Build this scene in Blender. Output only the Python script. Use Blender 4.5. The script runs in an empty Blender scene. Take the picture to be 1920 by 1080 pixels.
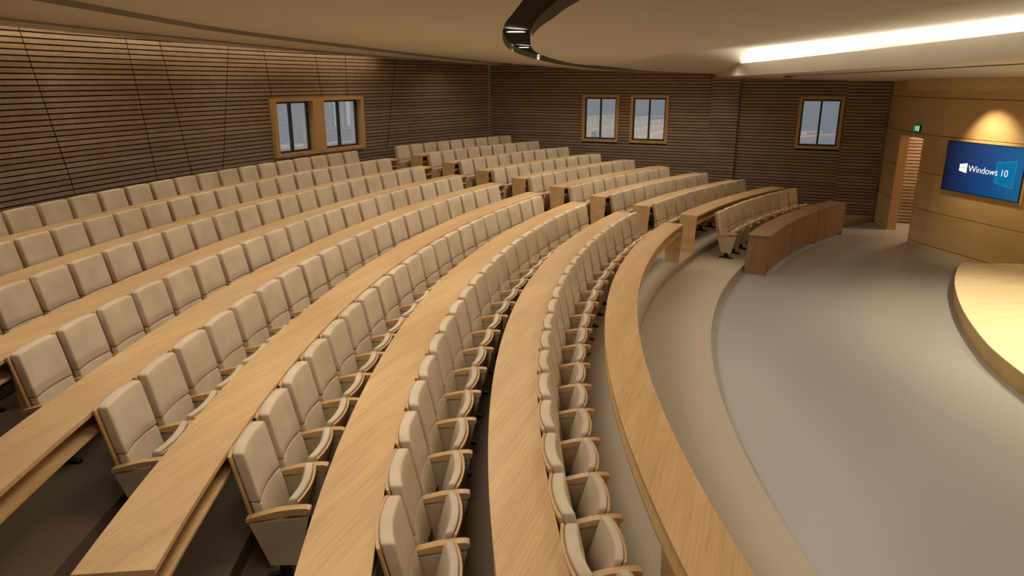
import bpy, bmesh, math, random
from mathutils import Vector, Matrix
random.seed(7)
PI = math.pi
D2R = PI / 180
scene = bpy.context.scene
col = scene.collection

# ------------------------------------------------------------------ camera
cam_d = bpy.data.cameras.new('camera')
cam_d.sensor_width = 36.0
cam_d.lens = 1321.2 / 1920 * 36
cam_d.clip_start = 0.05
cam = bpy.data.objects.new('camera', cam_d)
cam.location = (-18.0137, -4.89, 3.51)
cam.rotation_euler = (PI / 2 - 0.2857, 0, 0)
col.objects.link(cam)
scene.camera = cam

# ------------------------------------------------------------------ world, exposure
w = bpy.data.worlds.new('daylight'); scene.world = w; w.use_nodes = True
w.node_tree.nodes['Background'].inputs[0].default_value = (0.56, 0.64, 0.70, 1)
w.node_tree.nodes['Background'].inputs[1].default_value = 0.75
scene.view_settings.view_transform = 'Standard'
scene.view_settings.look = 'None'
scene.view_settings.exposure = 0.0
scene.view_settings.gamma = 1.0

WARM = (1.0, 0.91, 0.79)
WARM2 = (1.0, 0.70, 0.40)

def light(name, kind, loc, energy, color=WARM, size=0.3, rot=(0, 0, 0), size_y=None, spot=None, blend=0.6):
    d = bpy.data.lights.new(name, kind)
    d.energy = energy; d.color = color
    if kind == 'AREA':
        d.size = size
        if size_y: d.shape = 'RECTANGLE'; d.size_y = size_y
    else:
        d.shadow_soft_size = size
    if kind == 'SPOT':
        d.spot_size = spot; d.spot_blend = blend
    o = bpy.data.objects.new(name, d); o.location = loc; o.rotation_euler = rot
    col.objects.link(o)
    return o

# ------------------------------------------------------------------ helpers
def lin(r, g, b):
    f = lambda c: (c / 255 / 12.92) if c / 255 <= 0.04045 else ((c / 255 + 0.055) / 1.055) ** 2.4
    return (f(r), f(g), f(b), 1)

def material(name, color, rough=0.6, spec=0.3, emit=None, emit_s=0.0, metal=0.0):
    m = bpy.data.materials.new(name); m.use_nodes = True
    b = m.node_tree.nodes['Principled BSDF']
    b.inputs['Base Color'].default_value = color
    b.inputs['Roughness'].default_value = rough
    b.inputs['Specular IOR Level'].default_value = spec
    b.inputs['Metallic'].default_value = metal
    if emit:
        b.inputs['Emission Color'].default_value = emit
        b.inputs['Emission Strength'].default_value = emit_s
    return m

def wood(name, c1, c2, rough=0.42, direction=70, vertical=False, scale=1.0, spec=0.35, island=0.0):
    """fine straight grain; `direction` = world heading of the grain in degrees, or vertical grain"""
    m = material(name, c1, rough, spec)
    nt = m.node_tree; N = nt.nodes; L = nt.links; b = N['Principled BSDF']
    tc = N.new('ShaderNodeTexCoord')
    geo = N.new('ShaderNodeNewGeometry')
    r = N.new('ShaderNodeVectorRotate'); r.rotation_type = 'Z_AXIS'
    r.inputs['Angle'].default_value = -direction * D2R
    L.new(geo.outputs['Position'], r.inputs['Vector'])
    mp = N.new('ShaderNodeMapping')
    mp.inputs['Scale'].default_value = (70, 70, 2.2) if vertical else (2.2, 70, 70)
    L.new(r.outputs[0], mp.inputs['Vector'])
    n1 = N.new('ShaderNodeTexNoise'); n1.inputs['Scale'].default_value = scale; n1.inputs['Detail'].default_value = 5
    n1.inputs['Roughness'].default_value = 0.62
    L.new(mp.outputs[0], n1.inputs['Vector'])
    mp2 = N.new('ShaderNodeMapping')
    mp2.inputs['Scale'].default_value = (6, 6, 0.5) if vertical else (0.5, 6, 6)
    L.new(r.outputs[0], mp2.inputs['Vector'])
    n2 = N.new('ShaderNodeTexNoise'); n2.inputs['Scale'].default_value = 1.0; n2.inputs['Detail'].default_value = 3
    L.new(mp2.outputs[0], n2.inputs['Vector'])
    ad = N.new('ShaderNodeMath'); ad.operation = 'MULTIPLY_ADD'; ad.inputs[1].default_value = 0.45
    L.new(n2.outputs['Fac'], ad.inputs[0])
    mu = N.new('ShaderNodeMath'); mu.operation = 'MULTIPLY'; mu.inputs[1].default_value = 0.6
    L.new(n1.outputs['Fac'], mu.inputs[0]); L.new(mu.outputs[0], ad.inputs[2])
    last = ad.outputs[0]
    if island:
        ri = N.new('ShaderNodeMath'); ri.operation = 'MULTIPLY_ADD'; ri.inputs[1].default_value = island
        L.new(geo.outputs['Random Per Island'], ri.inputs[0])
        sb = N.new('ShaderNodeMath'); sb.operation = 'SUBTRACT'; sb.inputs[1].default_value = island / 2
        L.new(last, sb.inputs[0]); L.new(sb.outputs[0], ri.inputs[2]); last = ri.outputs[0]
    cr = N.new('ShaderNodeValToRGB')
    cr.color_ramp.elements[0].position = 0.36; cr.color_ramp.elements[0].color = c2
    cr.color_ramp.elements[1].position = 0.68; cr.color_ramp.elements[1].color = c1
    L.new(last, cr.inputs[0]); L.new(cr.outputs[0], b.inputs['Base Color'])
    return m

def noisy(name, c1, c2, scale, rough=0.6, spec=0.3, detail=4, bump=0.0, bscale=200, stretch=(1, 1, 1)):
    m = material(name, c1, rough, spec)
    nt = m.node_tree; N = nt.nodes; L = nt.links; b = N['Principled BSDF']
    geo = N.new('ShaderNodeNewGeometry')
    mp = N.new('ShaderNodeMapping'); mp.inputs['Scale'].default_value = stretch
    L.new(geo.outputs['Position'], mp.inputs['Vector'])
    n = N.new('ShaderNodeTexNoise'); n.inputs['Scale'].default_value = scale; n.inputs['Detail'].default_value = detail
    L.new(mp.outputs[0], n.inputs['Vector'])
    cr = N.new('ShaderNodeValToRGB')
    cr.color_ramp.elements[0].position = 0.35; cr.color_ramp.elements[0].color = c2
    cr.color_ramp.elements[1].position = 0.65; cr.color_ramp.elements[1].color = c1
    L.new(n.outputs['Fac'], cr.inputs[0]); L.new(cr.outputs[0], b.inputs['Base Color'])
    if bump:
        n2 = N.new('ShaderNodeTexNoise'); n2.inputs['Scale'].default_value = bscale
        L.new(geo.outputs['Position'], n2.inputs['Vector'])
        bp = N.new('ShaderNodeBump'); bp.inputs['Strength'].default_value = bump; bp.inputs['Distance'].default_value = 0.002
        L.new(n2.outputs['Fac'], bp.inputs['Height']); L.new(bp.outputs[0], b.inputs['Normal'])
    return m

M = {}
M['oak'] = wood('light_oak', lin(214, 177, 126), lin(184, 146, 98), 0.36, 70)
M['oak_arm'] = wood('oak_arm', lin(210, 170, 120), lin(188, 148, 99), 0.33, 70, scale=1.6, spec=0.5)
M['oak_wall'] = wood('oak_wall', lin(226, 194, 146), lin(206, 172, 124), 0.36, 90, scale=0.8, spec=0.4)
M['window_wood'] = wood('window_wood', lin(206, 164, 110), lin(180, 140, 90), 0.45, 60, vertical=True)
M['walnut'] = wood('walnut', lin(166, 130, 100), lin(128, 96, 70), 0.45, 0, vertical=True, scale=0.8)
M['slat'] = wood('slat', lin(160, 138, 117), lin(134, 112, 92), 0.34, 0, scale=0.5, spec=0.45, island=0.25)
M['groove'] = material('groove', lin(26, 14, 8), 0.8, 0.1)
M['fabric'] = noisy('cream_upholstery', lin(208, 190, 162), lin(196, 177, 148), 4.0, 0.62, 0.25, 3, 0.15, 700)
M['panel'] = noisy('panel_beige', lin(186, 168, 138), lin(176, 158, 128), 3.0, 0.5, 0.3)
M['black'] = material('black_iron', lin(16, 15, 15), 0.4, 0.4)
M['floor'] = noisy('grey_vinyl', lin(160, 158, 154), lin(154, 152, 148), 90, 0.33, 0.5, 4)
M['tread'] = noisy('beige_vinyl', lin(182, 168, 146), lin(176, 162, 140), 90, 0.40, 0.35, 4)
M['tread_first'] = noisy('greige_vinyl', lin(164, 150, 130), lin(156, 142, 122), 90, 0.5, 0.3, 4)
M['tread_upper'] = noisy('dark_brown_tread', lin(108, 92, 75), lin(98, 83, 67), 60, 0.85, 0.1, 4)  # upper tiers take a darker, browner tread than the lowest
M['stage'] = noisy('stage_veneer', lin(246, 226, 186), lin(238, 214, 170), 2.2, 0.5, 0.3, 6, stretch=(1.2, 4, 1))
M['stage_side'] = noisy('stage_side', lin(204, 172, 118), lin(186, 150, 98), 1.5, 0.5, 0.3, 6)
M['ceiling'] = material('ceiling_paint', lin(208, 204, 194), 0.85, 0.1)
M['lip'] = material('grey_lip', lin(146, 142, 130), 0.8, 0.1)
M['recess'] = material('recess_black', lin(28, 24, 18), 0.8, 0.1)
M['lamp'] = material('lamp_lens', (1, 1, 1, 1), 0.5, 0.1, (1, 0.93, 0.82, 1), 14)
M['cove'] = material('cove_tube', (1, 1, 1, 1), 0.5, 0.1, (1, 0.88, 0.72, 1), 20)
M['sash'] = material('dark_sash', lin(58, 56, 50), 0.4, 0.4)
M['leak'] = material('pale_light_leak', lin(170, 178, 160), 0.4, 0.4)
M['white'] = material('screen_white', (1, 1, 1, 1), 0.5, 0, (1, 1, 1, 1), 1.0)
M['bezel'] = material('black_bezel', lin(12, 14, 18), 0.3, 0.5)
M['exit'] = material('exit_green', lin(20, 130, 70), 0.4, 0.3, lin(20, 140, 76), 0.9)
M['exit_fig'] = material('exit_figure', lin(190, 240, 200), 0.4, 0.3, lin(180, 240, 195), 0.9)
M['dark_frame'] = material('dark_frame', lin(30, 48, 24), 0.5, 0.3)
M['paint'] = material('plain_wall', lin(170, 140, 104), 0.7, 0.2)

gm = bpy.data.materials.new('window_glass'); gm.use_nodes = True
nt = gm.node_tree; nt.nodes.clear()
out = nt.nodes.new('ShaderNodeOutputMaterial'); mx = nt.nodes.new('ShaderNodeMixShader')
tr = nt.nodes.new('ShaderNodeBsdfTransparent'); gl = nt.nodes.new('ShaderNodeBsdfGlossy')
tr.inputs[0].default_value = (0.95, 0.97, 1, 1); gl.inputs['Roughness'].default_value = 0.0
gl.inputs['Color'].default_value = (0.95, 0.97, 1, 1)
mx.inputs[0].default_value = 0.6
nt.links.new(tr.outputs[0], mx.inputs[1]); nt.links.new(gl.outputs[0], mx.inputs[2]); nt.links.new(mx.outputs[0], out.inputs[0])
M['glass'] = gm

# the picture on the screen: deep blue brightening to the right, as a procedural gradient that the screen emits
sm = bpy.data.materials.new('screen_picture'); sm.use_nodes = True
nt = sm.node_tree; b = nt.nodes['Principled BSDF']
tcn = nt.nodes.new('ShaderNodeTexCoord'); sep = nt.nodes.new('ShaderNodeSeparateXYZ')
nt.links.new(tcn.outputs['Object'], sep.inputs[0])
cr = nt.nodes.new('ShaderNodeValToRGB')
e = cr.color_ramp.elements
e[0].position = 0.0; e[0].color = lin(0, 6, 34)
e[1].position = 1.0; e[1].color = lin(0, 92, 140)
k = e.new(0.30); k.color = lin(0, 42, 92)
k = e.new(0.65); k.color = lin(0, 68, 128)
dv = nt.nodes.new('ShaderNodeMath'); dv.operation = 'DIVIDE'; dv.inputs[1].default_value = 1.85
nt.links.new(sep.outputs['X'], dv.inputs[0]); nt.links.new(dv.outputs[0], cr.inputs[0])
nt.links.new(cr.outputs[0], b.inputs['Emission Color']); b.inputs['Emission Strength'].default_value = 1.0
b.inputs['Base Color'].default_value = (0.005, 0.01, 0.02, 1); b.inputs['Roughness'].default_value = 0.25
M['screen'] = sm
M['beam'] = material('screen_beam', lin(0, 10, 20), 0.3, 0.3, lin(0, 108, 158), 1.0)
M['beam2'] = material('screen_beam_edge', lin(0, 10, 20), 0.3, 0.3, lin(40, 160, 196), 1.0)

def link(name, bm, mat, parent=None, smooth=None, loc=None):
    me = bpy.data.meshes.new(name)
    bmesh.ops.recalc_face_normals(bm, faces=bm.faces)
    if smooth is not None:
        ang = smooth * D2R
        for f in bm.faces: f.smooth = True
        for ed in bm.edges:
            if len(ed.link_faces) == 2 and ed.calc_face_angle(0) > ang: ed.smooth = False
    bm.to_mesh(me); bm.free()
    for m in (mat if isinstance(mat, (list, tuple)) else [mat]): me.materials.append(m)
    o = bpy.data.objects.new(name, me); col.objects.link(o)
    if parent: o.parent = parent
    if loc: o.location = loc
    return o

def thing(name, label, cat, loc=(0, 0, 0), rotz=0, group=None):
    o = bpy.data.objects.new(name, None); col.objects.link(o)
    o.location = loc; o.rotation_euler = (0, 0, rotz); o.empty_display_size = 0.1
    o['label'] = label; o['category'] = cat
    if group: o['group'] = group
    return o

def tag(o, label, cat, group=None):
    o['label'] = label; o['category'] = cat
    if group: o['group'] = group
    return o

def struct(o, label=None):
    o['kind'] = 'structure'
    if label: o['label'] = label
    return o

def box(bm, x0, x1, y0, y1, z0, z1, mi=0, mat=None):
    vs = [bm.verts.new((x, y, z)) for z in (z0, z1) for y in (y0, y1) for x in (x0, x1)]
    if mat is not None:
        for v in vs: v.co = mat @ v.co
    fs = [(0, 2, 3, 1), (4, 5, 7, 6), (0, 1, 5, 4), (2, 6, 7, 3), (0, 4, 6, 2), (1, 3, 7, 5)]
    r = []
    for f in fs:
        q = bm.faces.new([vs[i] for i in f]); q.material_index = mi; r.append(q)
    return vs

def prism(bm, pts, z0, z1, mi=0):
    """vertical prism over a plan polygon"""
    a = [bm.verts.new((p[0], p[1], z0)) for p in pts]; c = [bm.verts.new((p[0], p[1], z1)) for p in pts]
    n = len(pts)
    fs = [bm.faces.new(a), bm.faces.new(c)]
    for i in range(n): fs.append(bm.faces.new((a[i], a[(i + 1) % n], c[(i + 1) % n], c[i])))
    for f in fs: f.material_index = mi
    return fs

def side_prism(bm, pts, y0, y1):
    """prism over a side-profile polygon (x,z), from y0 to y1"""
    a = [bm.verts.new((p[0], y0, p[1])) for p in pts]; c = [bm.verts.new((p[0], y1, p[1])) for p in pts]
    n = len(pts)
    bm.faces.new(a); bm.faces.new(c)
    for i in range(n): bm.faces.new((a[i], a[(i + 1) % n], c[(i + 1) % n], c[i]))

def bev(bm, w_, seg=2, ang=35):
    es = [e_ for e_ in bm.edges if len(e_.link_faces) == 2 and e_.calc_face_angle(0) > ang * D2R]
    bmesh.ops.bevel(bm, geom=es, offset=w_, segments=seg, profile=0.5, affect='EDGES', clamp_overlap=True)

def P(r, a):
    return (r * math.cos(a * D2R), r * math.sin(a * D2R))

def arc_slab(bm, r0, r1, a0, a1, z0, z1, step=1.0, mi=0):
    n = max(1, int(math.ceil(abs(a1 - a0) / step)))
    ring = []
    for i in range(n + 1):
        a = a0 + (a1 - a0) * i / n
        ring.append([bm.verts.new((*P(r, a), z)) for (r, z) in ((r0, z0), (r1, z0), (r1, z1), (r0, z1))])
    for i in range(n):
        for k_ in range(4):
            f = bm.faces.new((ring[i][k_], ring[i][(k_ + 1) % 4], ring[i + 1][(k_ + 1) % 4], ring[i + 1][k_])); f.material_index = mi
    bm.faces.new(ring[0]).material_index = mi; bm.faces.new(ring[-1]).material_index = mi

# ------------------------------------------------------------------ plan of the hall
RD = lambda n: 16.81 + (n - 1)                      # inner edge of desk n and of tier n
ZD = {1: .99, 2: 1.073, 3: 1.175, 4: 1.296, 5: 1.406, 6: 1.515, 7: 1.64, 8: 1.76}
ZT = {0: .13}
for n in range(1, 9): ZT[n] = ZD[n] - .74 + (0.03 if n > 5 else -0.02 if n == 3 else 0)
ZT[9] = ZT[8]
R_WALL = 25.70
W0 = Vector((-18.6727, 17.5732)); WD = Vector((math.cos(-23 * D2R), math.sin(-23 * D2R))); WN = Vector((-WD.y, WD.x))
def wall_angle(r):
    """angle at which radius r meets the right wall"""
    lo, hi = 100.0, 170.0
    for _ in range(50):
        m = (lo + hi) / 2; p = Vector(P(r, m)) - W0
        if p.dot(WN) > -0.02: lo = m
        else: hi = m
    return hi
def wallpt(s, off=0.0, z=0.0):
    p = W0 + WD * s - WN * off
    return Vector((p.x, p.y, z))

# floor and tiers -----------------------------------------------------------
bm = bmesh.new()
prism(bm, [(-27, -19.5), (-4, -19.5), (-4, 19.5), (-27, 19.5)], -0.15, 0.0)
struct(link('floor', bm, M['floor']), 'smooth grey vinyl floor of the open area before the stage')
RB = {0: 15.848}
for n in range(1, 9): RB[n] = RD(n)
RB[9] = R_WALL + 0.05
for n in range(0, 9):
    bm = bmesh.new()
    r0, r1 = RB[n], RB[n + 1]
    def row(r, rev=False):
        a0 = wall_angle(r); a1 = 360 - a0
        N_ = 110
        return [P(r, a0 + (a1 - a0) * i / N_) for i in range(N_ + 1)]
    inner, outer = row(r0), row(r1)
    vi = [[bm.verts.new((*p, z)) for p in ring] for ring in (inner, outer) for z in (0.0, ZT[n])]
    ib, it, ob, ot = vi
    for i in range(len(ib) - 1):
        bm.faces.new((ib[i], ib[i + 1], it[i + 1], it[i])); bm.faces.new((it[i], it[i + 1], ot[i + 1], ot[i]))
        bm.faces.new((ot[i], ot[i + 1], ob[i + 1], ob[i]))
    for i in (0, len(ib) - 1): bm.faces.new((ib[i], it[i], ot[i], ob[i]))
    o = link('floor', bm, M['tread'] if n == 0 else M['tread_first'] if n == 1 else M['tread_upper'], smooth=30)
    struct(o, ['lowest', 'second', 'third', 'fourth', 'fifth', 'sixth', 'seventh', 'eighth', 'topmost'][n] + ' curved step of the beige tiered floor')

# ------------------------------------------------------------------ slatted walls
PITCH = 0.083
def slat_cells(length, step, openings):
    """cut [0,length] x slat index into cells, leaving openings (s0,s1,z0,z1) free"""
    cuts = sorted(set([0, length] + [v for o_ in openings for v in o_[:2]]))
    xs = []
    for a, b_ in zip(cuts[:-1], cuts[1:]):
        n_ = max(1, int(round((b_ - a) / step)))
        xs += [a + (b_ - a) * i / n_ for i in range(n_)]
    xs.append(length)
    return xs

def slat_wall(name, f, length, step, z0, z1, openings, label, zoff=0.0, thick=0.02, sections=()):
    """f(s, depth, z) -> point; depth > 0 towards the hall. Slats run in continuous strips."""
    bm = bmesh.new()
    xs = slat_cells(length, step, openings)
    def blocked(s, z):
        return any(o_[0] - 1e-4 < s < o_[1] + 1e-4 and o_[2] < z < o_[3] for o_ in openings)
    # backing
    zs = sorted(set([z0, z1] + [v for o_ in openings for v in o_[2:]]))
    for i in range(len(xs) - 1):
        for a, b_ in zip(zs[:-1], zs[1:]):
            if blocked((xs[i] + xs[i + 1]) / 2, (a + b_) / 2): continue
            q = bm.faces.new([bm.verts.new(f(s, 0.0, z)) for s, z in ((xs[i], a), (xs[i + 1], a), (xs[i + 1], b_), (xs[i], b_))])
            q.material_index = 1
    z = z0 + zoff
    while z < z1:
        a, b_ = z, min(z + PITCH - 0.020, z1)
        run = []
        def flush(run):
            if len(run) < 2: return
            rings = [[bm.verts.new(f(s, d, zz)) for d, zz in ((0.0, a), (thick, a), (thick, b_), (0.0, b_))] for s in run]
            for r0_, r1_ in zip(rings[:-1], rings[1:]):
                for k_ in range(3):
                    bm.faces.new((r0_[k_], r1_[k_], r1_[k_ + 1], r0_[k_ + 1]))
            bm.faces.new(rings[0]); bm.faces.new(rings[-1])
        for i in range(len(xs) - 1):
            mid = (xs[i] + xs[i + 1]) / 2
            if blocked(mid, (a + b_) / 2):
                flush(run); run = []
            else:
                if not run: run = [xs[i]]
                run.append(xs[i + 1])
                if any(abs(xs[i + 1] - c) < step * 0.5 for c in sections): flush(run); run = [xs[i + 1]]
        flush(run)
        z += PITCH
    o = link(name, bm, [M['slat'], M['groove']], smooth=30)
    struct(o, label)
    return o

A_C = 136.55                                          # angle of the far corner
def f_back(s, d, z):                                  # s in degrees measured from the far corner
    return (*P(R_WALL - d, A_C + s), z)
wl0, wl1 = 148.25 - A_C, 154.95 - A_C
openings_b = [(wl0, wl1, 1.87, 3.14)]
wb = slat_wall('wall_back', f_back, 223.4 - A_C, 1.0, ZT[8], 4.36, openings_b,
               'curved rear wall of dark brown horizontal slats', sections=(24.0, 46.0))
# thin slanting joints of the rear wall
bm = bmesh.new()
for (a0, z0, a1, z1) in ((167.06, 4.30, 165.95, 1.70), (162.67, 4.30, 162.05, 1.70), (161.04, 4.30, 160.15, 1.70), (157.14, 4.30, 158.37, 1.7),
                         (155.05, 4.30, 154.75, 3.14), (151.53, 4.30, 151.22, 3.14), (149.22, 4.3, 149.26, 3.14), (145.10, 4.3, 146.30, 1.7), (171.5, 4.3, 172.4, 1.7)):
    h = 0.007 / R_WALL / D2R
    v = []
    for rr in (R_WALL - 0.0195, R_WALL - 0.0215):
        for (a, z) in ((a0 - h, z0), (a0 + h, z0), (a1 + h, z1), (a1 - h, z1)): v.append(bm.verts.new((*P(rr, a), z)))
    for q in ((0, 1, 2, 3), (4, 5, 6, 7), (0, 1, 5, 4), (1, 2, 6, 5), (2, 3, 7, 6), (3, 0, 4, 7)): bm.faces.new([v[i] for i in q])
link('panel_joint', bm, M['groove'], wb)

def f_right(s, d, z): return wallpt(s, d, z)
wins = [(2.97, 4.06, 1.80, 3.13), (4.40, 5.48, 1.80, 3.13), (8.86, 9.94, 1.80, 3.13)]
wr = slat_wall('wall_right', f_right, 13.4, 0.7, 0.0, 4.3, wins, 'long side wall of dark brown horizontal slats', zoff=0.03)
bm = bmesh.new()
def raised(bm, s0, s1, dep, zoff, z0=0.1, z1=4.2):
    z = z0 + zoff
    for d0, d1, a, b_, mi in [(0.02, dep, z0, z1, 1)]:
        vs = [bm.verts.new(wallpt(s, d, zz)) for s in (s0, s1) for d in (d0, d1) for zz in (a, b_)]
        for q in ((0, 1, 3, 2), (4, 6, 7, 5), (2, 3, 7, 6)): bm.faces.new([vs[i] for i in q]).material_index = mi
    while z < z1:
        vs = [bm.verts.new(wallpt(s, d, zz)) for s in (s0 - 0.004, s1 + 0.004) for d in (0.02, dep + 0.02) for zz in (z, z + PITCH - 0.020)]
        for q in ((0, 1, 3, 2), (4, 6, 7, 5), (2, 3, 7, 6), (0, 2, 6, 4), (1, 5, 7, 3)): bm.faces.new([vs[i] for i in q]).material_index = 0
        z += PITCH
raised(bm, 6.64, 7.36, 0.14, 0.035)
raised(bm, 9.98, 10.94, 0.04, 0.0, 0.0)
o = link('pilaster', bm, [M['slat'], M['groove']], wr)
# mirrored wall on the near side and a plain one closing the hall
def f_left(s, d, z):
    p = wallpt(s, d, z); return Vector((p.x, -p.y, p.z))
slat_wall('wall_left', f_left, 13.4, 0.7, 0.0, 4.3, [], 'near side wall of dark brown horizontal slats')
# pale strip painted for light leaking through the far corner
bm = bmesh.new()
c = Vector(P(R_WALL - 0.03, A_C + 0.03))
box(bm, c.x - 0.008, c.x + 0.008, c.y - 0.012, c.y + 0.008, ZT[8], 4.04)
struct(link('light_leak_1', bm, M['leak']), 'thin pale vertical strip coloured as light leaking through the far corner of the hall')

# ------------------------------------------------------------------ windows
def window(name, f, s0, s1, z0, z1, dep, border, panes, label, reveal=0.10):
    """f(s, depth, z): frame ring standing `dep` into the hall; panes: list of (s0,s1) for the sashes"""
    root = bpy.data.objects.new(name, None); col.objects.link(root)
    root['kind'] = 'structure'; root['label'] = label
    def cell(bm, a, b_, za, zb, d0, d1, n=1):
        for i in range(n):
            sa, sb = a + (b_ - a) * i / n, a + (b_ - a) * (i + 1) / n
            vs = [bm.verts.new(f(s, d, z)) for z in (za, zb) for d in (d0, d1) for s in (sa, sb)]
            for q in ((0, 2, 3, 1), (4, 5, 7, 6), (0, 1, 5, 4), (2, 6, 7, 3)): bm.faces.new([vs[j] for j in q])
            if i == 0: bm.faces.new([vs[j] for j in (0, 4, 6, 2)])
            if i == n - 1: bm.faces.new([vs[j] for j in (1, 3, 7, 5)])
    bm = bmesh.new()
    n = 6 if len(panes) > 1 else 1
    pz0, pz1 = z0 + border[1], z1 - border[1]
    cell(bm, s0, s1, z0, pz0, -reveal, dep, n); cell(bm, s0, s1, pz1, z1, -reveal, dep, n)
    xs = [s0] + [v for p in panes for v in p] + [s1]
    for a, b_ in zip(xs[0::2], xs[1::2]): cell(bm, a, b_, pz0, pz1, -reveal, dep)
    link('window_frame', bm, M['window_wood'], root)
    for (a, b_) in panes:
        bm = bmesh.new()
        sw = border[2]; m = (a + b_) / 2; zt = 0.045
        cell(bm, a, a + sw, pz0, pz1, -reveal, -reveal + 0.05); cell(bm, b_ - sw, b_, pz0, pz1, -reveal, -reveal + 0.05)
        cell(bm, m - sw * 0.6, m + sw * 0.6, pz0, pz1, -reveal, -reveal + 0.06)
        cell(bm, a + sw, b_ - sw, pz0, pz0 + zt, -reveal, -reveal + 0.05); cell(bm, a + sw, b_ - sw, pz1 - zt, pz1, -reveal, -reveal + 0.05)
        sa = link('sash', bm, M['sash'], root)
        for (u, v) in ((a + sw, m - sw * 0.6), (m + sw * 0.6, b_ - sw)):
            bm = bmesh.new()
            bm.faces.new([bm.verts.new(f(s, -reveal + 0.02, z)) for s, z in ((u, pz0 + zt), (v, pz0 + zt), (v, pz1 - zt), (u, pz1 - zt))])
            link('pane', bm, M['glass'], sa)
    return root
deg = 1 / (25.7 * D2R)
window('window_1', f_back, wl0, wl1, 1.87, 3.14, 0.12, (0, 0.07, 0.05 * deg),
       [(148.45 - A_C, 151.35 - A_C), (152.15 - A_C, 154.72 - A_C)], 'wide double window in the curved rear wall, in one oak box frame', 0.10)
for i, (s0, s1, z0, z1) in enumerate(wins):
    window('window_%d' % (i + 2), f_right, s0, s1, z0, z1, 0.05, (0, 0.075, 0.04), [(s0 + 0.075, s1 - 0.075)],
           ['leftmost small two-pane window in the slatted side wall', 'second small two-pane window in the side wall, left of the pilaster',
            'small two-pane window in the side wall nearest the doorway'][i], 0.06)

# ------------------------------------------------------------------ ceiling
PX = [-30, -26, -24, -22, -20, -18.6, -17.2, -15.8, -14.3, -12.5, -10, -3]
PZ = [4.53, 4.37, 4.26, 4.175, 4.095, 4.02, 3.92, 3.81, 3.735, 3.685, 3.66, 3.65]
def interp(x, X, Y):
    if x <= X[0]: return Y[0]
    for i in range(len(X) - 1):
        if x <= X[i + 1]: return Y[i] + (Y[i + 1] - Y[i]) * (x - X[i]) / (X[i + 1] - X[i])
    return Y[-1]
def ss(t): t = max(0, min(1, t)); return t * t * (3 - 2 * t)
def wdist(x, y): return -((x - W0.x) * WN.x + (abs(y) - W0.y) * WN.y)
def MZ(x, y):
    zp = interp(x, PX, PZ)
    return zp + ss((x + 17) / 4) * max(0, 4.2 - zp) * ss((wdist(x, y) - .3) / 3)
IN = [(-17.675, 0), (-17.71, .7), (-17.76, 1.45), (-17.79, 2.34), (-17.8, 3.4), (-17.78, 4.55), (-17.69, 6.23), (-17.5, 7.9), (-17.16, 9.67), (-16.7, 11.4), (-16.1, 13.1), (-15.4, 14.25), (-14.6, 14.8), (-13.6, 14.72), (-12.4, 14.55)]
OUT = [(-17.972, 0), (-18.02, .7), (-18.07, 1.45), (-18.1, 2.34), (-18.12, 3.4), (-18.12, 4.70), (-18.06, 6.50), (-17.86, 8.5), (-17.49, 10.53), (-17.2, 11.8), (-16.75, 13.3), (-16.1, 14.75), (-15.3, 15.30), (-14.0, 15.2), (-12.4, 14.75)]
E2 = [(-21.7, 0), (-21.72, .8), (-21.74, 1.6), (-21.76, 2.5), (-21.78, 3.5), (-21.76, 4.6), (-21.45, 6.4), (-20.95, 8.6), (-20.4, 10.9), (-19.9, 12.6), (-19.2, 14.2), (-18.3, 15.9), None, None, None]
E3 = [(-23.72, 0), (-23.72, .9), (-23.72, 1.8), (-23.7, 2.9), (-23.66, 3.9), (-23.5, 5.1), (-23.15, 6.7), (-22.62, 8.9), (-22.0, 11.2), (-21.3, 12.9), (-20.3, 14.9), (-18.75, 17.2)]
def chain(pts, sub=4):
    """Catmull-Rom through the points"""
    out_ = []
    n_ = len(pts)
    for i in range(n_ - 1):
        p0 = Vector(pts[max(i - 1, 0)]); p1 = Vector(pts[i]); p2 = Vector(pts[i + 1]); p3 = Vector(pts[min(i + 2, n_ - 1)])
        for k_ in range(sub):
            t = k_ / sub
            out_.append(0.5 * ((2 * p1) + (p2 - p0) * t + (2 * p0 - 5 * p1 + 4 * p2 - p3) * t * t + (3 * p1 - p0 - 3 * p2 + p3) * t ** 3))
    out_.append(Vector(pts[-1]))
    return out_
def both(pts):
    up = chain(pts)
    return [Vector((p.x, -p.y)) for p in reversed(up[1:])] + up
wallc = [None] * 12 + [tuple((W0 + WD * 2.6)), tuple((W0 + WD * 4.6)), tuple((W0 + WD * 6.8))]
E2f = both([e_ if e_ else wallc[i] for i, e_ in enumerate(E2)])
def skew(pts):
    """the slot is not symmetric: on the near side it swings towards the stage sooner"""
    neg = []
    for x, y in pts[1:]:
        d_ = 0.13 * min(y, 9.0); d_ *= max(0.0, min(1.0, (14.9 - y) / 5.0))
        neg.append((x + d_, -y))
    return chain(list(reversed(neg)) + list(pts))
INf, OUTf = skew(IN), skew(OUT)
E3f = both(E3)
n3 = 12
E3w = both([(-25.30, 0)] + [P(25.36, 180 - 3.0 * i) for i in range(1, 11)] + [P(25.36, A_C + 3)])
def strip(bm, A, B, za, zb, n=1, hf=None, mi=0):
    rows = []
    for a, b_ in zip(A, B):
        rr = []
        for k_ in range(n + 1):
            p = a + (b_ - a) * k_ / n
            z = hf(p.x, p.y) if hf else (za(a) if k_ == 0 else zb(b_))
            rr.append(bm.verts.new((p.x, p.y, z)))
        rows.append(rr)
    for r0_, r1_ in zip(rows[:-1], rows[1:]):
        for k_ in range(n):
            bm.faces.new((r0_[k_], r1_[k_], r1_[k_ + 1], r0_[k_ + 1])).material_index = mi
LIP = 0.10
bm = bmesh.new()
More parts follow.
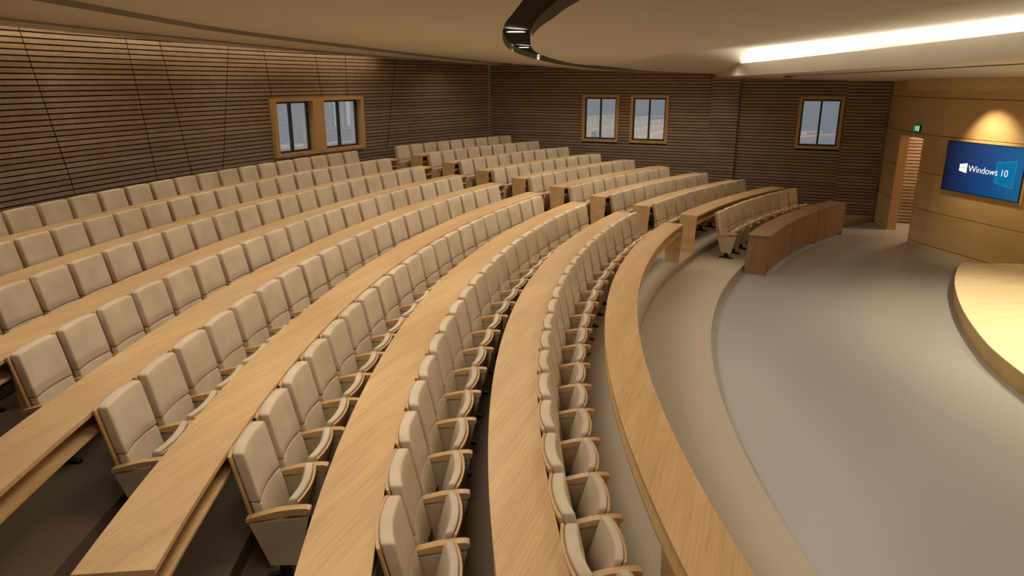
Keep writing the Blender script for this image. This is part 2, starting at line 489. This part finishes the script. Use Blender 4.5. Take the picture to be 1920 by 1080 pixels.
strip(bm, OUTf, E2f, None, None, 10, MZ)                                   # outer field
inner_target = [Vector((-7.6, max(-14.6, min(14.6, p.y * 0.93)))) for p in INf]
strip(bm, INf, inner_target, None, None, 26, MZ)                            # inner field
strip(bm, OUTf, OUTf, lambda p: MZ(p.x, p.y), lambda p: MZ(p.x, p.y) + LIP)  # lips of the slot
strip(bm, INf, INf, lambda p: MZ(p.x, p.y), lambda p: MZ(p.x, p.y) + LIP)
m_ = 4 * 11
cut = [i for i, p in enumerate(E2f)]
lo_, hi_ = 4 * 3, len(E2f) - 4 * 3
E2c = E2f[lo_:hi_]
# resample the two outer rings by arc index
def resample(A, n):
    L_ = [0.0]
    for a, b_ in zip(A[:-1], A[1:]): L_.append(L_[-1] + (b_ - a).length)
    out_ = []
    j = 0
    for i in range(n + 1):
        t = L_[-1] * i / n
        while j < len(L_) - 2 and L_[j + 1] < t: j += 1
        k_ = (t - L_[j]) / max(1e-9, L_[j + 1] - L_[j])
        out_.append(A[j] + (A[j + 1] - A[j]) * k_)
    return out_
NR = 96
R2, R3, R4 = resample(E2c, NR), resample(E3f, NR), resample(E3w, NR)
d1, d2 = 0.055, 0.085
strip(bm, R2, R2, lambda p: MZ(p.x, p.y), lambda p: MZ(p.x, p.y) - d1)
strip(bm, R2, R3, None, None, 4, lambda x, y: MZ(x, y) - d1)
strip(bm, R3, R3, lambda p: MZ(p.x, p.y) - d1, lambda p: MZ(p.x, p.y) - d2)
strip(bm, R3, R4, None, None, 3, lambda x, y: MZ(x, y) - d2)
strip(bm, R4, R4, lambda p: MZ(p.x, p.y) - d2, lambda p: MZ(p.x, p.y) + 0.12)
bmesh.ops.remove_doubles(bm, verts=bm.verts, dist=0.0005)
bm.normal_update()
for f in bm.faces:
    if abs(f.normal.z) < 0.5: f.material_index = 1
o = link('ceiling', bm, [M['ceiling'], M['lip']], smooth=35)
struct(o, 'beige ceiling sweeping down towards the stage, with curved steps')
bm = bmesh.new()
strip(bm, INf, OUTf, lambda p: MZ(p.x, p.y) + LIP, lambda p: MZ(p.x, p.y) + LIP)
link('recess', bm, M['recess'], o)
bm = bmesh.new()                                                            # slab above everything
prism(bm, [(-28, -20), (-4, -20), (-4, 20), (-28, 20)], 4.75, 4.9)
link('roof_slab', bm, M['ceiling'], o)
ceil_obj = o

# slot downlights
slot_pts = [(-17.97, 3.56), (-17.82, 7.16), (-17.44, 10.67), (-16.35, 13.75), (-17.95, 0.0), (-17.97, -3.56), (-17.82, -7.16), (-17.44, -10.67), (-16.35, -13.75)]
vis_lab = {0: 'round downlight in the black ceiling slot, nearest of the three', 1: 'round downlight in the black ceiling slot, middle of the three',
           2: 'round downlight in the black ceiling slot, farthest and half hidden'}
def downlight(x, y, z, label, r=0.105):
    t = thing('downlight', label, 'ceiling light', (x, y, z), 0, None)
    bm = bmesh.new()
    n_ = 32
    for (ra, rb, za, zb) in ((r, r + 0.012, 0, 0), (r + 0.012, r + 0.012, 0, 0.012), (r, r, 0, 0.006)):
        A = [bm.verts.new((ra * math.cos(2 * PI * i / n_), ra * math.sin(2 * PI * i / n_), za)) for i in range(n_)]
        B = [bm.verts.new((rb * math.cos(2 * PI * i / n_), rb * math.sin(2 * PI * i / n_), zb)) for i in range(n_)]
        for i in range(n_): bm.faces.new((A[i], A[(i + 1) % n_], B[(i + 1) % n_], B[i]))
    link('rim', bm, M['recess'], t)
    bm = bmesh.new()
    bmesh.ops.create_circle(bm, cap_ends=True, segments=32, radius=r, matrix=Matrix.Translation((0, 0, 0.006)))
    link('lens', bm, M['lamp'], t)
    return t
for i, (x, y) in enumerate(slot_pts):
    z = MZ(x, y) + LIP - 0.035
    if i < 3: downlight(x, y, z, vis_lab[i], [0.115, 0.11, 0.10][i])

# added fill lamps, no fittings, over the seats and the open floor (narrower than the sight line to them)
for r, da, e_ in ((14.4, 13, 138), (18.9, 9, 126), (21.2, 8, 62), (23.3, 8, 44), (24.7, 8, 18)):
    a = wall_angle(r) + 6
    while a < (194 if r < 15 else 190 if r < 20 else 182):
        x, y = P(r, a)
        if x < -12.9:
            lo = light('added_fill', 'AREA', (x, y, MZ(x, y) - (0.03 if r < 20.5 else 0.14)), e_ * 0.27, WARM, 1.5)
            lo.data.shape = 'DISK'; lo.data.spread = 140 * D2R
        a += da

# ------------------------------------------------------------------ lowered ceiling over the stage front
def UZ(x, y):
    return 3.50 + 0.016 * min(11, wdist(x, y)) + 0.03 * max(0, -x - 9)
edge = [(-12.3, 0), (-12.25, 2.0), (-12.2, 4.0), (-12.2, 6.0), (-12.25, 8.0), (-12.32, 10.0), (-12.42, 12.0), (-12.52, 13.4), (-12.58, 14.3)]
Ef = both(edge)
FH = 0.29
bm = bmesh.new()
tgt = [Vector((-8.0, p.y)) for p in Ef]
def wallclip(p):
    d = -wdist(p.x, p.y)
    return p
tg = []
for p in Ef:
    # behind: run to x=-8.1, or along the side wall for the tip
    q = Vector((-8.1, max(-12.9, min(12.9, p.y * 0.90))))
    tg.append(q)
strip(bm, Ef, tg, None, None, 14, UZ)
strip(bm, Ef, Ef, lambda p: UZ(p.x, p.y), lambda p: UZ(p.x, p.y) + FH)
top_in = [Vector((p.x + 0.62, p.y)) for p in Ef]
top_lip = [Vector((p.x + 0.05, p.y)) for p in Ef]
strip(bm, Ef, top_lip, lambda p: UZ(p.x, p.y) + FH, lambda p: UZ(p.x, p.y) + FH)
strip(bm, top_lip, top_lip, lambda p: UZ(p.x - .05, p.y) + FH, lambda p: UZ(p.x - .05, p.y) + FH - 0.10)
strip(bm, top_lip, top_in, lambda p: UZ(p.x - .05, p.y) + FH - 0.10, lambda p: UZ(p.x - .62, p.y) + FH - 0.10)
# wedge closing the tip against the side wall
for sgn in (1, -1):
    e0 = Vector((edge[-1][0], edge[-1][1] * sgn)); t0 = Vector((-8.1, 12.87 * sgn))
    wp = [Vector((e0.x + (t0.x - e0.x) * i / 10, 0)) for i in range(11)]
    A = [e0 + (t0 - e0) * i / 10 for i in range(11)]
    B = []
    for i in range(11):
        s_ = 6.62 + (11.9 - 6.62) * i / 10
        p = W0 + WD * s_; B.append(Vector((p.x, p.y * sgn)))
    strip(bm, A, B, lambda p: UZ(p.x, p.y), lambda p: UZ(p.x, p.y))
    strip(bm, [A[0], B[0]], [A[0], B[0]], lambda p: UZ(p.x, p.y), lambda p: UZ(p.x, p.y) + FH)
bmesh.ops.remove_doubles(bm, verts=bm.verts, dist=0.0005)
o = link('ceiling', bm, M['ceiling'], smooth=35)
struct(o, 'lowered curved ceiling band over the stage front with a bright cove above')
# narrow slot in its underside
gl_ = [(-11.55, 0), (-11.55, 3), (-11.55, 6), (-11.6, 8), (-11.68, 10), (-11.75, 11.4), (-11.7, 12.3), (-11.45, 12.75)]
G0 = both(gl_); G1 = [Vector((p.x + 0.13, p.y * 0.992)) for p in G0]
bm = bmesh.new()
strip(bm, G0, G1, lambda p: UZ(p.x, p.y) - 0.002, lambda p: UZ(p.x, p.y) - 0.002)
link('slot', bm, M['recess'], o)
downlight(-11.66, 11.9, UZ(-11.66, 11.9) - 0.012, 'tiny round downlight in the lowered ceiling above the wooden front wall', 0.06)
# the cove tube itself
bm = bmesh.new()
T0 = [Vector((p.x + 0.13, p.y)) for p in Ef[5:-5]]; T1 = [Vector((p.x + 0.95, p.y)) for p in Ef[5:-5]]
za = lambda p: UZ(p.x, p.y) + FH - 0.015
strip(bm, T0, T1, za, za); strip(bm, T0, T0, za, lambda p: UZ(p.x, p.y) + FH - 0.05); strip(bm, T1, T1, za, lambda p: UZ(p.x, p.y) + FH - 0.05)
tube = link('light_tube', bm, M['cove'])
tag(tube, 'continuous warm light strip hidden in the cove of the lowered ceiling', 'light strip')

# light grazing the rear wall
bm = bmesh.new()
RA = [Vector(P(25.42, a)) for a in range(147, 213)]; RB_ = [Vector(P(25.48, a)) for a in range(147, 213)]
zc = lambda p: MZ(p.x, p.y) - 0.02
strip(bm, RA, RB_, zc, zc)
tube2 = link('light_tube', bm, material('cove_tube_soft', (1, 1, 1, 1), 0.5, 0.1, (1, 0.80, 0.5, 1), 15.0))
tag(tube2, 'warm light strip hidden in the gap above the curved slatted wall', 'light strip')

# ------------------------------------------------------------------ stage wall of oak panels
TH = 0.18
Pj = Vector((-8.77, 12.20)); Pw = Vector((-8.56, 13.28))
PA = Vector((-8.99, 10.81)); PB = Vector((-8.98, 10.25)); PC = Vector((-8.50, 8.0)); PD = Vector((-8.05, 6.2))
SEAM = [0.07, 0.80, 1.59, 2.39, 3.165]
root = bpy.data.objects.new('wall_front', None); col.objects.link(root); struct(root, 'oak panelled wall behind the stage')
def wall_seg(A, B, z0, z1, th=TH, mat=M['oak_wall'], name='wall_panel', inset=0.0):
    d = (B - A).normalized(); n_ = Vector((-d.y, d.x))
    if n_.x < 0: n_ = -n_
    bm = bmesh.new()
    prism(bm, [A + n_ * inset, B + n_ * inset, B + n_ * th, A + n_ * th], z0, z1)
    return link(name, bm, mat, root)
rows = [(0.0, 0.062, 0.0)] + [(a + 0.006, b_ - 0.006, 0.0) for a, b_ in zip(SEAM[:-1], SEAM[1:])] + [(3.171, 3.75, 0.0)]
for A, B in ((Pw, Pj), (PA, PB), (PB, PC), (PC, PD)):
    bm = bmesh.new()
    d = (B - A).normalized(); n_ = Vector((-d.y, d.x)); n_ = n_ if n_.x > 0 else -n_
    for z0, z1, _ in rows:
        prism(bm, [A, B, B + n_ * TH, A + n_ * TH], z0, z1)
    prism(bm, [A + n_ * 0.012, B + n_ * 0.012, B + n_ * (TH - .01), A + n_ * (TH - .01)], 0.0, 3.75, 1)
    link('wall_panel', bm, [M['oak_wall'], M['groove']], root)
# over the doorway
wall_seg(Pj, PA, 2.396, 3.159); wall_seg(Pj, PA, 3.171, 3.75); wall_seg(Pj, PA, 2.33, 2.384); wall_seg(Pj, PA, 2.33, 3.7, TH - 0.01, M['groove'], 'wall_core', 0.012)
# rest of the stage wall, mirrored, outside the frame
wall_seg(PD, Vector((-8.05, -6.2)), 0.0, 3.75); wall_seg(Vector((-8.05, -6.2)), Vector((-8.98, -10.25)), 0.0, 3.75)
wall_seg(Vector((-8.98, -10.25)), Vector((-8.27, -13.2)), 0.0, 3.75)
# fascia over the screen
bm = bmesh.new()
prism(bm, [(-9.42, 11.05), (-9.40, 9.9), (-8.98, 7.4), (-8.65, 6.0), (-8.65, -6.0), (-8.0, -6.0), (-8.0, 6.0), (-8.4, 8.0), (-8.95, 10.4), (-8.95, 11.05)], 3.33, 3.75)
link('fascia', bm, M['oak_wall'], root)
# door surround
droot = bpy.data.objects.new('door_1', None); col.objects.link(droot); struct(droot, 'open doorway through the oak wall under the exit sign')
dd = (PA - Pj).normalized(); dn = Vector((-dd.y, dd.x)); dn = dn if dn.x > 0 else -dn
bm = bmesh.new()
for A, B, z0, z1 in ((Pj - dd * 0.0, Pj + dd * 0.035, 0.0, 2.33), (PA - dd * 0.035, PA, 0.0, 2.33), (Pj + dd * 0.035, PA - dd * 0.035, 2.295, 2.33)):
    prism(bm, [A - dn * 0.012, B - dn * 0.012, B + dn * (TH + 0.01), A + dn * (TH + 0.01)], z0, z1)
link('door_lining', bm, M['oak_wall'], droot)
# corridor beyond the doorway
bm = bmesh.new()
prism(bm, [(-5.9, 9.6), (-5.8, 9.6), (-5.8, 13.0), (-5.9, 13.0)], 0, 2.9)
prism(bm, [(-8.7, 9.6), (-5.8, 9.6), (-5.8, 9.7), (-8.7, 9.7)], 0, 2.9)
prism(bm, [(-8.75, 9.6), (-5.8, 9.6), (-5.8, 12.2), (-8.1, 13.1), (-8.55, 12.3)], 2.75, 2.85)
struct(link('wall_corridor', bm, M['paint']), 'plain corridor walls beyond the doorway')
light('corridor_lamp', 'AREA', (-7.6, 12.0, 2.7), 60, WARM2, 0.5)

# exit sign
st = thing('exit_sign', 'small glowing green running-man exit sign above the doorway', 'sign')
def on_wall(A, d, n_, t, z, off): p = A + d * t - n_ * off; return (p.x, p.y, z)
sA = PA - dd * 0.0
def plate(bm, t0, t1, z0, z1, o0, o1, A, d, n_):
    vs = [bm.verts.new(on_wall(A, d, n_, t, z, o)) for z in (z0, z1) for o in (o0, o1) for t in (t0, t1)]
    for q in ((0, 2, 3, 1), (4, 5, 7, 6), (0, 1, 5, 4), (2, 6, 7, 3), (0, 4, 6, 2), (1, 3, 7, 5)): bm.faces.new([vs[i] for i in q])
bm = bmesh.new(); plate(bm, 0.78, 1.13, 2.415, 2.575, 0.0, 0.03, Pj, dd, dn); link('housing', bm, M['dark_frame'], st)
bm = bmesh.new(); plate(bm, 0.80, 1.11, 2.43, 2.56, 0.03, 0.034, Pj, dd, dn); link('face', bm, M['exit'], st)
bm = bmesh.new()
def quad2(bm, pts, off, A, d, n_): bm.faces.new([bm.verts.new(on_wall(A, d, n_, t, z, off)) for t, z in pts])
for pts in ([(0.94, 2.547), (0.965, 2.547), (0.965, 2.527), (0.94, 2.527)], [(0.925, 2.523), (0.972, 2.523), (0.957, 2.483), (0.918, 2.483)],
            [(0.918, 2.487), (0.938, 2.487), (0.93, 2.435), (0.905, 2.435)], [(0.938, 2.487), (0.958, 2.483), (1.00, 2.46), (0.992, 2.448)], [(0.968, 2.52), (1.005, 2.502), (1.0, 2.492), (0.962, 2.505)],
            [(0.925, 2.52), (0.93, 2.508), (0.885, 2.49), (0.88, 2.50)], [(1.04, 2.55), (1.095, 2.55), (1.095, 2.437), (1.04, 2.437)]):
    quad2(bm, pts, 0.036, Pj, dd, dn)
link('running_figure', bm, M['exit_fig'], st)

# ------------------------------------------------------------------ screen
sd = (PC - PB).normalized(); sn = Vector((-sd.y, sd.x)); sn = sn if sn.x > 0 else -sn
ang = math.atan2(sd.y, sd.x)
org = PB + sd * 0.27
sc = thing('wall_screen', 'large blue flat display screen mounted on the oak wall', 'screen', (org.x, org.y, 1.325), ang)
# in local coordinates: x along the wall to the right, y into the wall (+) or out (-), z up
bm = bmesh.new(); box(bm, -0.055, 1.905, -0.03, 0.01, -0.04, 1.05); link('surround', bm, M['oak_wall'], sc)
bm = bmesh.new(); box(bm, 0, 1.85, -0.045, -0.03, 0, 1.01); link('bezel', bm, M['bezel'], sc)
bm = bmesh.new(); box(bm, 0.015, 1.835, -0.047, -0.045, 0.015, 0.995); pic = link('display', bm, M['screen'], sc)
def flat(parent, polys, mat, name, y):
    bm = bmesh.new()
    for p in polys: bm.faces.new([bm.verts.new((a, y, z)) for a, z in p])
    return link(name, bm, mat, parent)
wx0, wx1, wy0, wy1 = 1.18, 1.72, 0.28, 0.73
flat(pic, [[(1.25, .69), (1.68, .755), (1.68, .235), (1.25, .305)]], M['beam'], 'light_window', -0.0478)
bw = 0.006
flat(pic, [[(1.25, .69), (1.68, .755), (1.68, .745), (1.25, .682)], [(1.25, .313), (1.68, .245), (1.68, .235), (1.25, .305)],
           [(1.25, .69), (1.256, .69), (1.256, .305), (1.25, .305)], [(1.672, .755), (1.68, .755), (1.68, .235), (1.672, .235)]], M['beam2'], 'light_window_edge', -0.0482)
flat(pic, [[(1.42, .715), (1.432, .717), (1.432, .276), (1.42, .279)], [(1.25, .505), (1.68, .505), (1.68, .493), (1.25, .493)]], M['screen'], 'light_window_bars', -0.0484)
flat(pic, [[(.395, .565), (.475, .578), (.475, .505), (.395, .505)], [(.484, .580), (.580, .597), (.580, .505), (.484, .505)],
           [(.395, .495), (.475, .495), (.475, .421), (.395, .434)], [(.484, .495), (.580, .495), (.580, .403), (.484, .419)]], M['white'], 'logo', -0.049)
tcv = bpy.data.curves.new('screen_text', 'FONT'); tcv.body = 'Windows 10'; tcv.size = 0.185; tcv.extrude = 0.0005; tcv.space_character = 0.95; tcv.offset = -0.003
tmp = bpy.data.objects.new('text_source', tcv)
tme = bpy.data.meshes.new_from_object(tmp); bpy.data.objects.remove(tmp)
to = bpy.data.objects.new('lettering', tme); col.objects.link(to); to.parent = pic
to.location = (0.615, -0.0495, 0.438); to.rotation_euler = (PI / 2, 0, 0)
tme.materials.clear(); tme.materials.append(M['white'])

# ------------------------------------------------------------------ stage
top = [(-9.6, 7.87), (-9.85, 7.58), (-10.11, 7.22), (-10.45, 6.70), (-10.75, 6.18), (-11.08, 5.55), (-11.35, 4.98), (-11.56, 4.48), (-11.76, 3.95), (-11.92, 3.45), (-12.07, 2.70), (-12.17, 1.8), (-12.23, 0.9), (-12.25, 0)]
tp = chain(top, 4)
poly = [Vector((-8.55, 7.80))] + tp + [Vector((p.x, -p.y)) for p in reversed(tp[:-1])] + [Vector((-8.55, -7.80))]
strt = thing('stage', 'low curved stage platform with bright pale wooden top', 'stage')
bm = bmesh.new(); prism(bm, [(p.x, p.y) for p in poly], 0.235, 0.25); link('stage_top', bm, M['stage'], strt)
bm = bmesh.new(); prism(bm, [(p.x + 0.004 * (p.x < -9), p.y) for p in poly], 0.0, 0.235); link('stage_side', bm, M['stage_side'], strt, smooth=30)
bm = bmesh.new(); prism(bm, [(-9.60, 7.86), (-9.62, 8.06), (-8.95, 8.05), (-8.9, 7.83)], 0.0, 0.125)
tag(link('stage_step', bm, M['stage_side']), 'small wooden step against the far corner of the stage', 'step')

# ------------------------------------------------------------------ desks
def build_desk(n, a0, a1, label, block, end0=True, end1=True):
    r0, z = RD(n), ZD[n]
    wd = 0.357 if n == 1 else 0.377
    am = (a0 + a1) / 2
    t = thing('long_desk', label, 'desk', (*P(r0, am), ZT[n]), 0, 'curved writing desks of the ' + block)
    off = Vector((*P(r0, am), ZT[n]))
    def lk(nm, bm, mt):
        o = link(nm, bm, mt, t, smooth=30); 
        for v in o.data.vertices: v.co -= off
        return o
    k_ = 0.02 / r0 / D2R
    bm = bmesh.new(); arc_slab(bm, r0, r0 + wd, a0, a1, z - 0.030, z, 0.8); bev(bm, 0.003, 1); lk('desktop', bm, M['oak'])
    bm = bmesh.new(); arc_slab(bm, r0 + 0.008, r0 + wd - 0.008, a0 + k_, a1 - k_, z - 0.175, z - 0.155, 0.8); lk('shelf', bm, M['oak'])
    bm = bmesh.new(); arc_slab(bm, r0 + wd / 2 - 0.01, r0 + wd / 2 + 0.01, a0 + k_, a1 - k_, z - 0.155, z - 0.03, 0.8); lk('back_board', bm, M['oak'])
    nsup = int((a1 - a0) * D2R * r0 / 3.2)
    for i in range(nsup + 2):
        e_ = i in (0, nsup + 1)
        a = a0 + (a1 - a0) * i / (nsup + 1)
        if i == 0: a += k_ / 2
        if i == nsup + 1: a -= k_ / 2
        bm = bmesh.new()
        ca, sa = math.cos(a * D2R), math.sin(a * D2R)
        def pt(r, tt, zz): return (r * ca - tt * sa, r * sa + tt * ca, zz)
        if e_: prof = [(r0 + .004, z - .030), (r0 + wd - .004, z - .030), (r0 + wd - .06, ZT[n]), (r0 + .045, ZT[n])]
        else: prof = [(r0 + .13, z - .175), (r0 + wd - .10, z - .175), (r0 + wd - .12, ZT[n]), (r0 + .15, ZT[n])]
        A = [bm.verts.new(pt(r, -0.01, zz)) for r, zz in prof]; B = [bm.verts.new(pt(r, 0.01, zz)) for r, zz in prof]
        bm.faces.new(A); bm.faces.new(B)
        for j in range(4): bm.faces.new((A[j], A[(j + 1) % 4], B[(j + 1) % 4], B[j]))
        lk('end_panel' if e_ else 'support_panel', bm, M['oak'])
    return t
ORD = ['front', 'first', 'second', 'third', 'fourth', 'fifth', 'sixth', 'seventh', 'eighth']
m_start = {1: 152.12, 2: 151.38, 3: 151.2, 4: 151.1, 5: 150.75, 6: 150.6, 7: 150.3, 8: 150.3}
m_end = {1: 193.5, 2: 193.0, 3: 191.5, 4: 186.0, 5: 186.0, 6: 186.0, 7: 186.0, 8: 186.0}
s_start = {1: 148.95, 2: 148.72, 3: 148.55, 4: 148.42, 5: 148.3, 6: 148.3, 7: 148.2, 8: 148.1}
s_end = {1: 132.2, 2: 132.9, 3: 133.4, 4: 134.0, 5: 134.7, 6: 135.3, 7: 135.7, 8: 136.4}
for n in range(1, 9):
    where = {1: 'lowest, nearest the open floor', 8: 'highest, nearest the rear wall'}.get(n, ORD[n] + ' from the open floor')
    build_desk(n, m_start[n], m_end[n], 'long curved oak desk of the near seating block, ' + where, 'near block')
    build_desk(n, s_end[n], s_start[n], 'short curved oak desk of the far seating block, ' + where, 'far block')

# dark walnut desk on the floor in front of the far block
zt0 = 0.745
t = thing('walnut_desk', 'dark walnut curved desk with closed front standing on grey floor', 'desk', (*P(15.5, 140.5), 0))
off = Vector((*P(15.5, 140.5), 0))
def lk0(nm, bm, mt):
    o = link(nm, bm, mt, t, smooth=30)
    for v in o.data.vertices: v.co -= off
    return o
bm = bmesh.new(); arc_slab(bm, 15.39, 15.80, 131.2, 149.5, zt0, 0.762, 0.8); bev(bm, 0.003, 1); lk0('desktop', bm, M['walnut'])
js = [131.25, 136.65, 142.65, 149.3]
for a, b_ in zip(js[:-1], js[1:]):
    bm = bmesh.new(); arc_slab(bm, 15.395, 15.415, a + 0.05, b_ - 0.05, 0.07, zt0, 0.6); lk0('front_panel', bm, M['walnut'])
for a in js:
    end = a in (js[0], js[-1])
    bm = bmesh.new()
    ca, sa = math.cos(a * D2R), math.sin(a * D2R)
    prof = [(15.38 if end else 15.42, zt0), (15.79, zt0), (15.81 if end else 15.7, 0.0), (15.41 if end else 15.45, 0.0)]
    A = [bm.verts.new((r * ca - .012 * sa, r * sa + .012 * ca, zz)) for r, zz in prof]; B = [bm.verts.new((r * ca + .012 * sa, r * sa - .012 * ca, zz)) for r, zz in prof]
    bm.faces.new(A); bm.faces.new(B)
    for j in range(4): bm.faces.new((A[j], A[(j + 1) % 4], B[(j + 1) % 4], B[j]))
    lk0('end_panel' if end else 'support_panel', bm, M['walnut'])
bm = bmesh.new(); arc_slab(bm, 15.42, 15.75, 131.4, 149.1, 0.56, 0.578, 0.8); lk0('shelf', bm, M['walnut'])

# ------------------------------------------------------------------ auditorium chair
def pad(u_of_z, zs, half, thick, sag, ny=7, bevel=0.016, seg=3, taper=0.0, flip=1):
    """curved cushion: x = -u. front face at u_of_z(z), back face u+thick*flip"""
    bm = bmesh.new()
    F, Bk = [], []
    for z in zs:
        f, b_ = [], []
        for j in range(ny):
            t_ = -1 + 2 * j / (ny - 1); y = half * t_
            u = u_of_z(z) + sag * (1 - t_ * t_)
            f.append(bm.verts.new((-u, y, z))); b_.append(bm.verts.new((-(u + thick * flip), y, z)))
        F.append(f); Bk.append(b_)
    for i in range(len(zs) - 1):
        for j in range(ny - 1):
            bm.faces.new((F[i][j], F[i][j + 1], F[i + 1][j + 1], F[i + 1][j]))
            bm.faces.new((Bk[i][j], Bk[i + 1][j], Bk[i + 1][j + 1], Bk[i][j + 1]))
        bm.faces.new((F[i][0], F[i + 1][0], Bk[i + 1][0], Bk[i][0])); bm.faces.new((F[i][-1], Bk[i][-1], Bk[i + 1][-1], F[i + 1][-1]))
    for j in range(ny - 1):
        bm.faces.new((F[0][j], Bk[0][j], Bk[0][j + 1], F[0][j + 1])); bm.faces.new((F[-1][j], F[-1][j + 1], Bk[-1][j + 1], Bk[-1][j]))
    bmesh.ops.recalc_face_normals(bm, faces=bm.faces)
    bev(bm, bevel, seg, 50)
    return bm
lean = lambda z: 0.19 - (0.88 - z) * 0.21
def make_chair(first_in_row=False):
    t = bpy.data.objects.new('auditorium_chair', None); col.objects.link(t); t.empty_display_size = 0.1
    o = link('backrest_cushion', pad(lean, [0.525, 0.64, 0.76, 0.88], 0.227, 0.078, 0.028, bevel=0.018), M['fabric'], t, 50)
    o = link('lower_back_cushion', pad(lambda z: lean(z) + 0.004, [0.24, 0.38, 0.522], 0.222, 0.070, 0.028, bevel=0.014), M['fabric'], t, 50)
    bm = pad(lambda z: lean(z) + 0.079, [0.40, 0.55, 0.70, 0.80, 0.866], 0.246, 0.022, 0.028, bevel=0.006, seg=2)
    link('back_shell', bm, M['oak_arm'], t, 50)
    sl = lambda z: -0.105 + (0.545 - z) * 0.28
    link('seat_cushion', pad(sl, [0.20, 0.31, 0.43, 0.552], 0.230, 0.056, -0.032, bevel=0.016), M['fabric'], t, 50)
    link('seat_shell', pad(lambda z: sl(z) - 0.022, [0.17, 0.30, 0.42, 0.536], 0.234, 0.020, -0.033, bevel=0.005, seg=2), M['oak_arm'], t, 50)
    bm = bmesh.new(); box(bm, -0.10, -0.06, -0.24, 0.24, 0.215, 0.245); link('hinge_bar', bm, M['black'], t)
    sides = [-1, 1] if first_in_row else [-1]
    for sd_ in sides:
        y = 0.2675 * sd_
        bm = bmesh.new()
        side_prism(bm, [(-0.205, 0.450), (-0.10, 0.480), (0.0, 0.505), (0.10, 0.518), (0.175, 0.520), (0.200, 0.512), (0.206, 0.497), (0.198, 0.482), (0.17, 0.474), (0.10, 0.472), (0.0, 0.462), (-0.10, 0.444), (-0.205, 0.424)], y - 0.027, y + 0.027)
        bev(bm, 0.005, 2, 60); link('armrest', bm, M['oak_arm'], t, 50)
        bm = bmesh.new(); side_prism(bm, [(-0.19, 0.418), (0.185, 0.452), (0.110, 0.105), (-0.080, 0.105)], y - 0.024, y + 0.024)
        bev(bm, 0.006, 2, 40); link('side_panel', bm, M['panel'], t, 40)
        bm = bmesh.new()
        box(bm, -0.025, 0.045, y - 0.02, y + 0.02, 0.02, 0.12)
        side_prism(bm, [(-0.125, 0.0), (0.155, 0.0), (0.150, 0.018), (0.05, 0.04), (-0.03, 0.04), (-0.12, 0.018)], y - 0.024, y + 0.024)
        link('pedestal', bm, M['black'], t)
    return t
proto, proto1 = make_chair(False), make_chair(True)
used = {id(proto): False, id(proto1): False}
def place_chair(x, y, z, rz, label, group, first, sc_=1.0):
    src = proto1 if first else proto
    if not used[id(src)]:
        used[id(src)] = True; r = src
    else:
        r = src.copy(); col.objects.link(r)
        for ch in src.children:
            c_ = ch.copy(); col.objects.link(c_); c_.parent = r
    r.location = (x, y, z); r.rotation_euler = (0, 0, rz); r.scale = (1, sc_, 1)
    r['label'] = label; r['category'] = 'chair'; r['group'] = group
    return r
NUM = ['', 'first', 'second', 'third', 'fourth', 'fifth', 'sixth', 'seventh', 'eighth', 'ninth', 'tenth', 'eleventh', 'twelfth', 'thirteenth', 'fourteenth',
       'fifteenth', 'sixteenth', 'seventeenth', 'eighteenth', 'nineteenth', 'twentieth', 'twenty-first', 'twenty-second']
ROWN = {0: 'behind the walnut desk', 1: 'lowest desk row', 2: 'second desk row', 3: 'third desk row', 4: 'fourth desk row', 5: 'fifth desk row', 6: 'sixth desk row', 7: 'seventh desk row', 8: 'topmost desk row'}
e_main = {1: 151.92, 2: 152.25, 3: 151.95, 4: 151.89, 5: 151.51, 6: 151.42, 7: 151.18, 8: 151.08}
last_corner = {1: 184.58, 2: 183.87, 3: 181.44, 4: 180.37, 5: 178.62}
cnt = {1: 21, 2: 20, 3: 20, 4: 20, 5: 20, 6: 20, 7: 18, 8: 17}
total = 0
for n in range(1, 9):
    rc = RD(n) + 0.70
    p_ = (last_corner[n] - e_main[n]) / 19 if n in last_corner else 0.5365 / (RD(n) + 0.89) / D2R
    for i in range(cnt[n]):
        a = e_main[n] + p_ * (i + 0.5)
        lab = 'cream folding chair, near block, %s, %s from the aisle' % (ROWN[n], NUM[i + 1])
        place_chair(*P(rc, a), ZT[n], a * D2R + PI, lab, 'cream folding chairs of the near block', i == 0, p_ * D2R * rc / 0.535); total += 1
s_e = {0: 132.1, 1: 133.15, 2: 133.6, 3: 134.42, 4: 134.95, 5: 135.55, 6: 136.1, 7: 136.5, 8: 136.85}
s_s = {0: 147.6, 1: 148.55, 2: 148.2, 3: 148.15, 4: 148.27, 5: 148.22, 6: 147.95, 7: 147.8, 8: 147.9}
for n in range(0, 9):
    rc = RD(n) + 0.70 if n else 16.31
    p_ = (s_s[n] - s_e[n]) / 9
    for i in range(9):
        a = s_e[n] + p_ * (i + 0.5)
        lab = 'cream folding chair, far block, %s, %s from the aisle' % (ROWN[n], NUM[9 - i])
        place_chair(*P(rc, a), ZT[n], a * D2R + PI, lab, 'cream folding chairs of the far block', i == 0, p_ * D2R * rc / 0.535); total += 1
print('chairs', total)

# ------------------------------------------------------------------ stage and wall spots
light('stage_spot', 'SPOT', (-10.6, 4.6, 3.5), 520, (1.0, 0.86, 0.60), 0.08, (0, 0, 0), None, 100 * D2R, 0.7)
light('stage_spot', 'SPOT', (-10.6, 1.6, 3.5), 420, (1.0, 0.86, 0.60), 0.08, (0, 0, 0), None, 100 * D2R, 0.7)
light('stage_spot', 'SPOT', (-10.6, -4.0, 3.5), 420, (1.0, 0.86, 0.60), 0.08, (0, 0, 0), None, 100 * D2R, 0.7)
light('screen_spot', 'SPOT', (-9.50, 8.95, 3.30), 165, (1.0, 0.76, 0.44), 0.03, (math.radians(0), math.radians(-32), 0), None, 76 * D2R, 1.0)
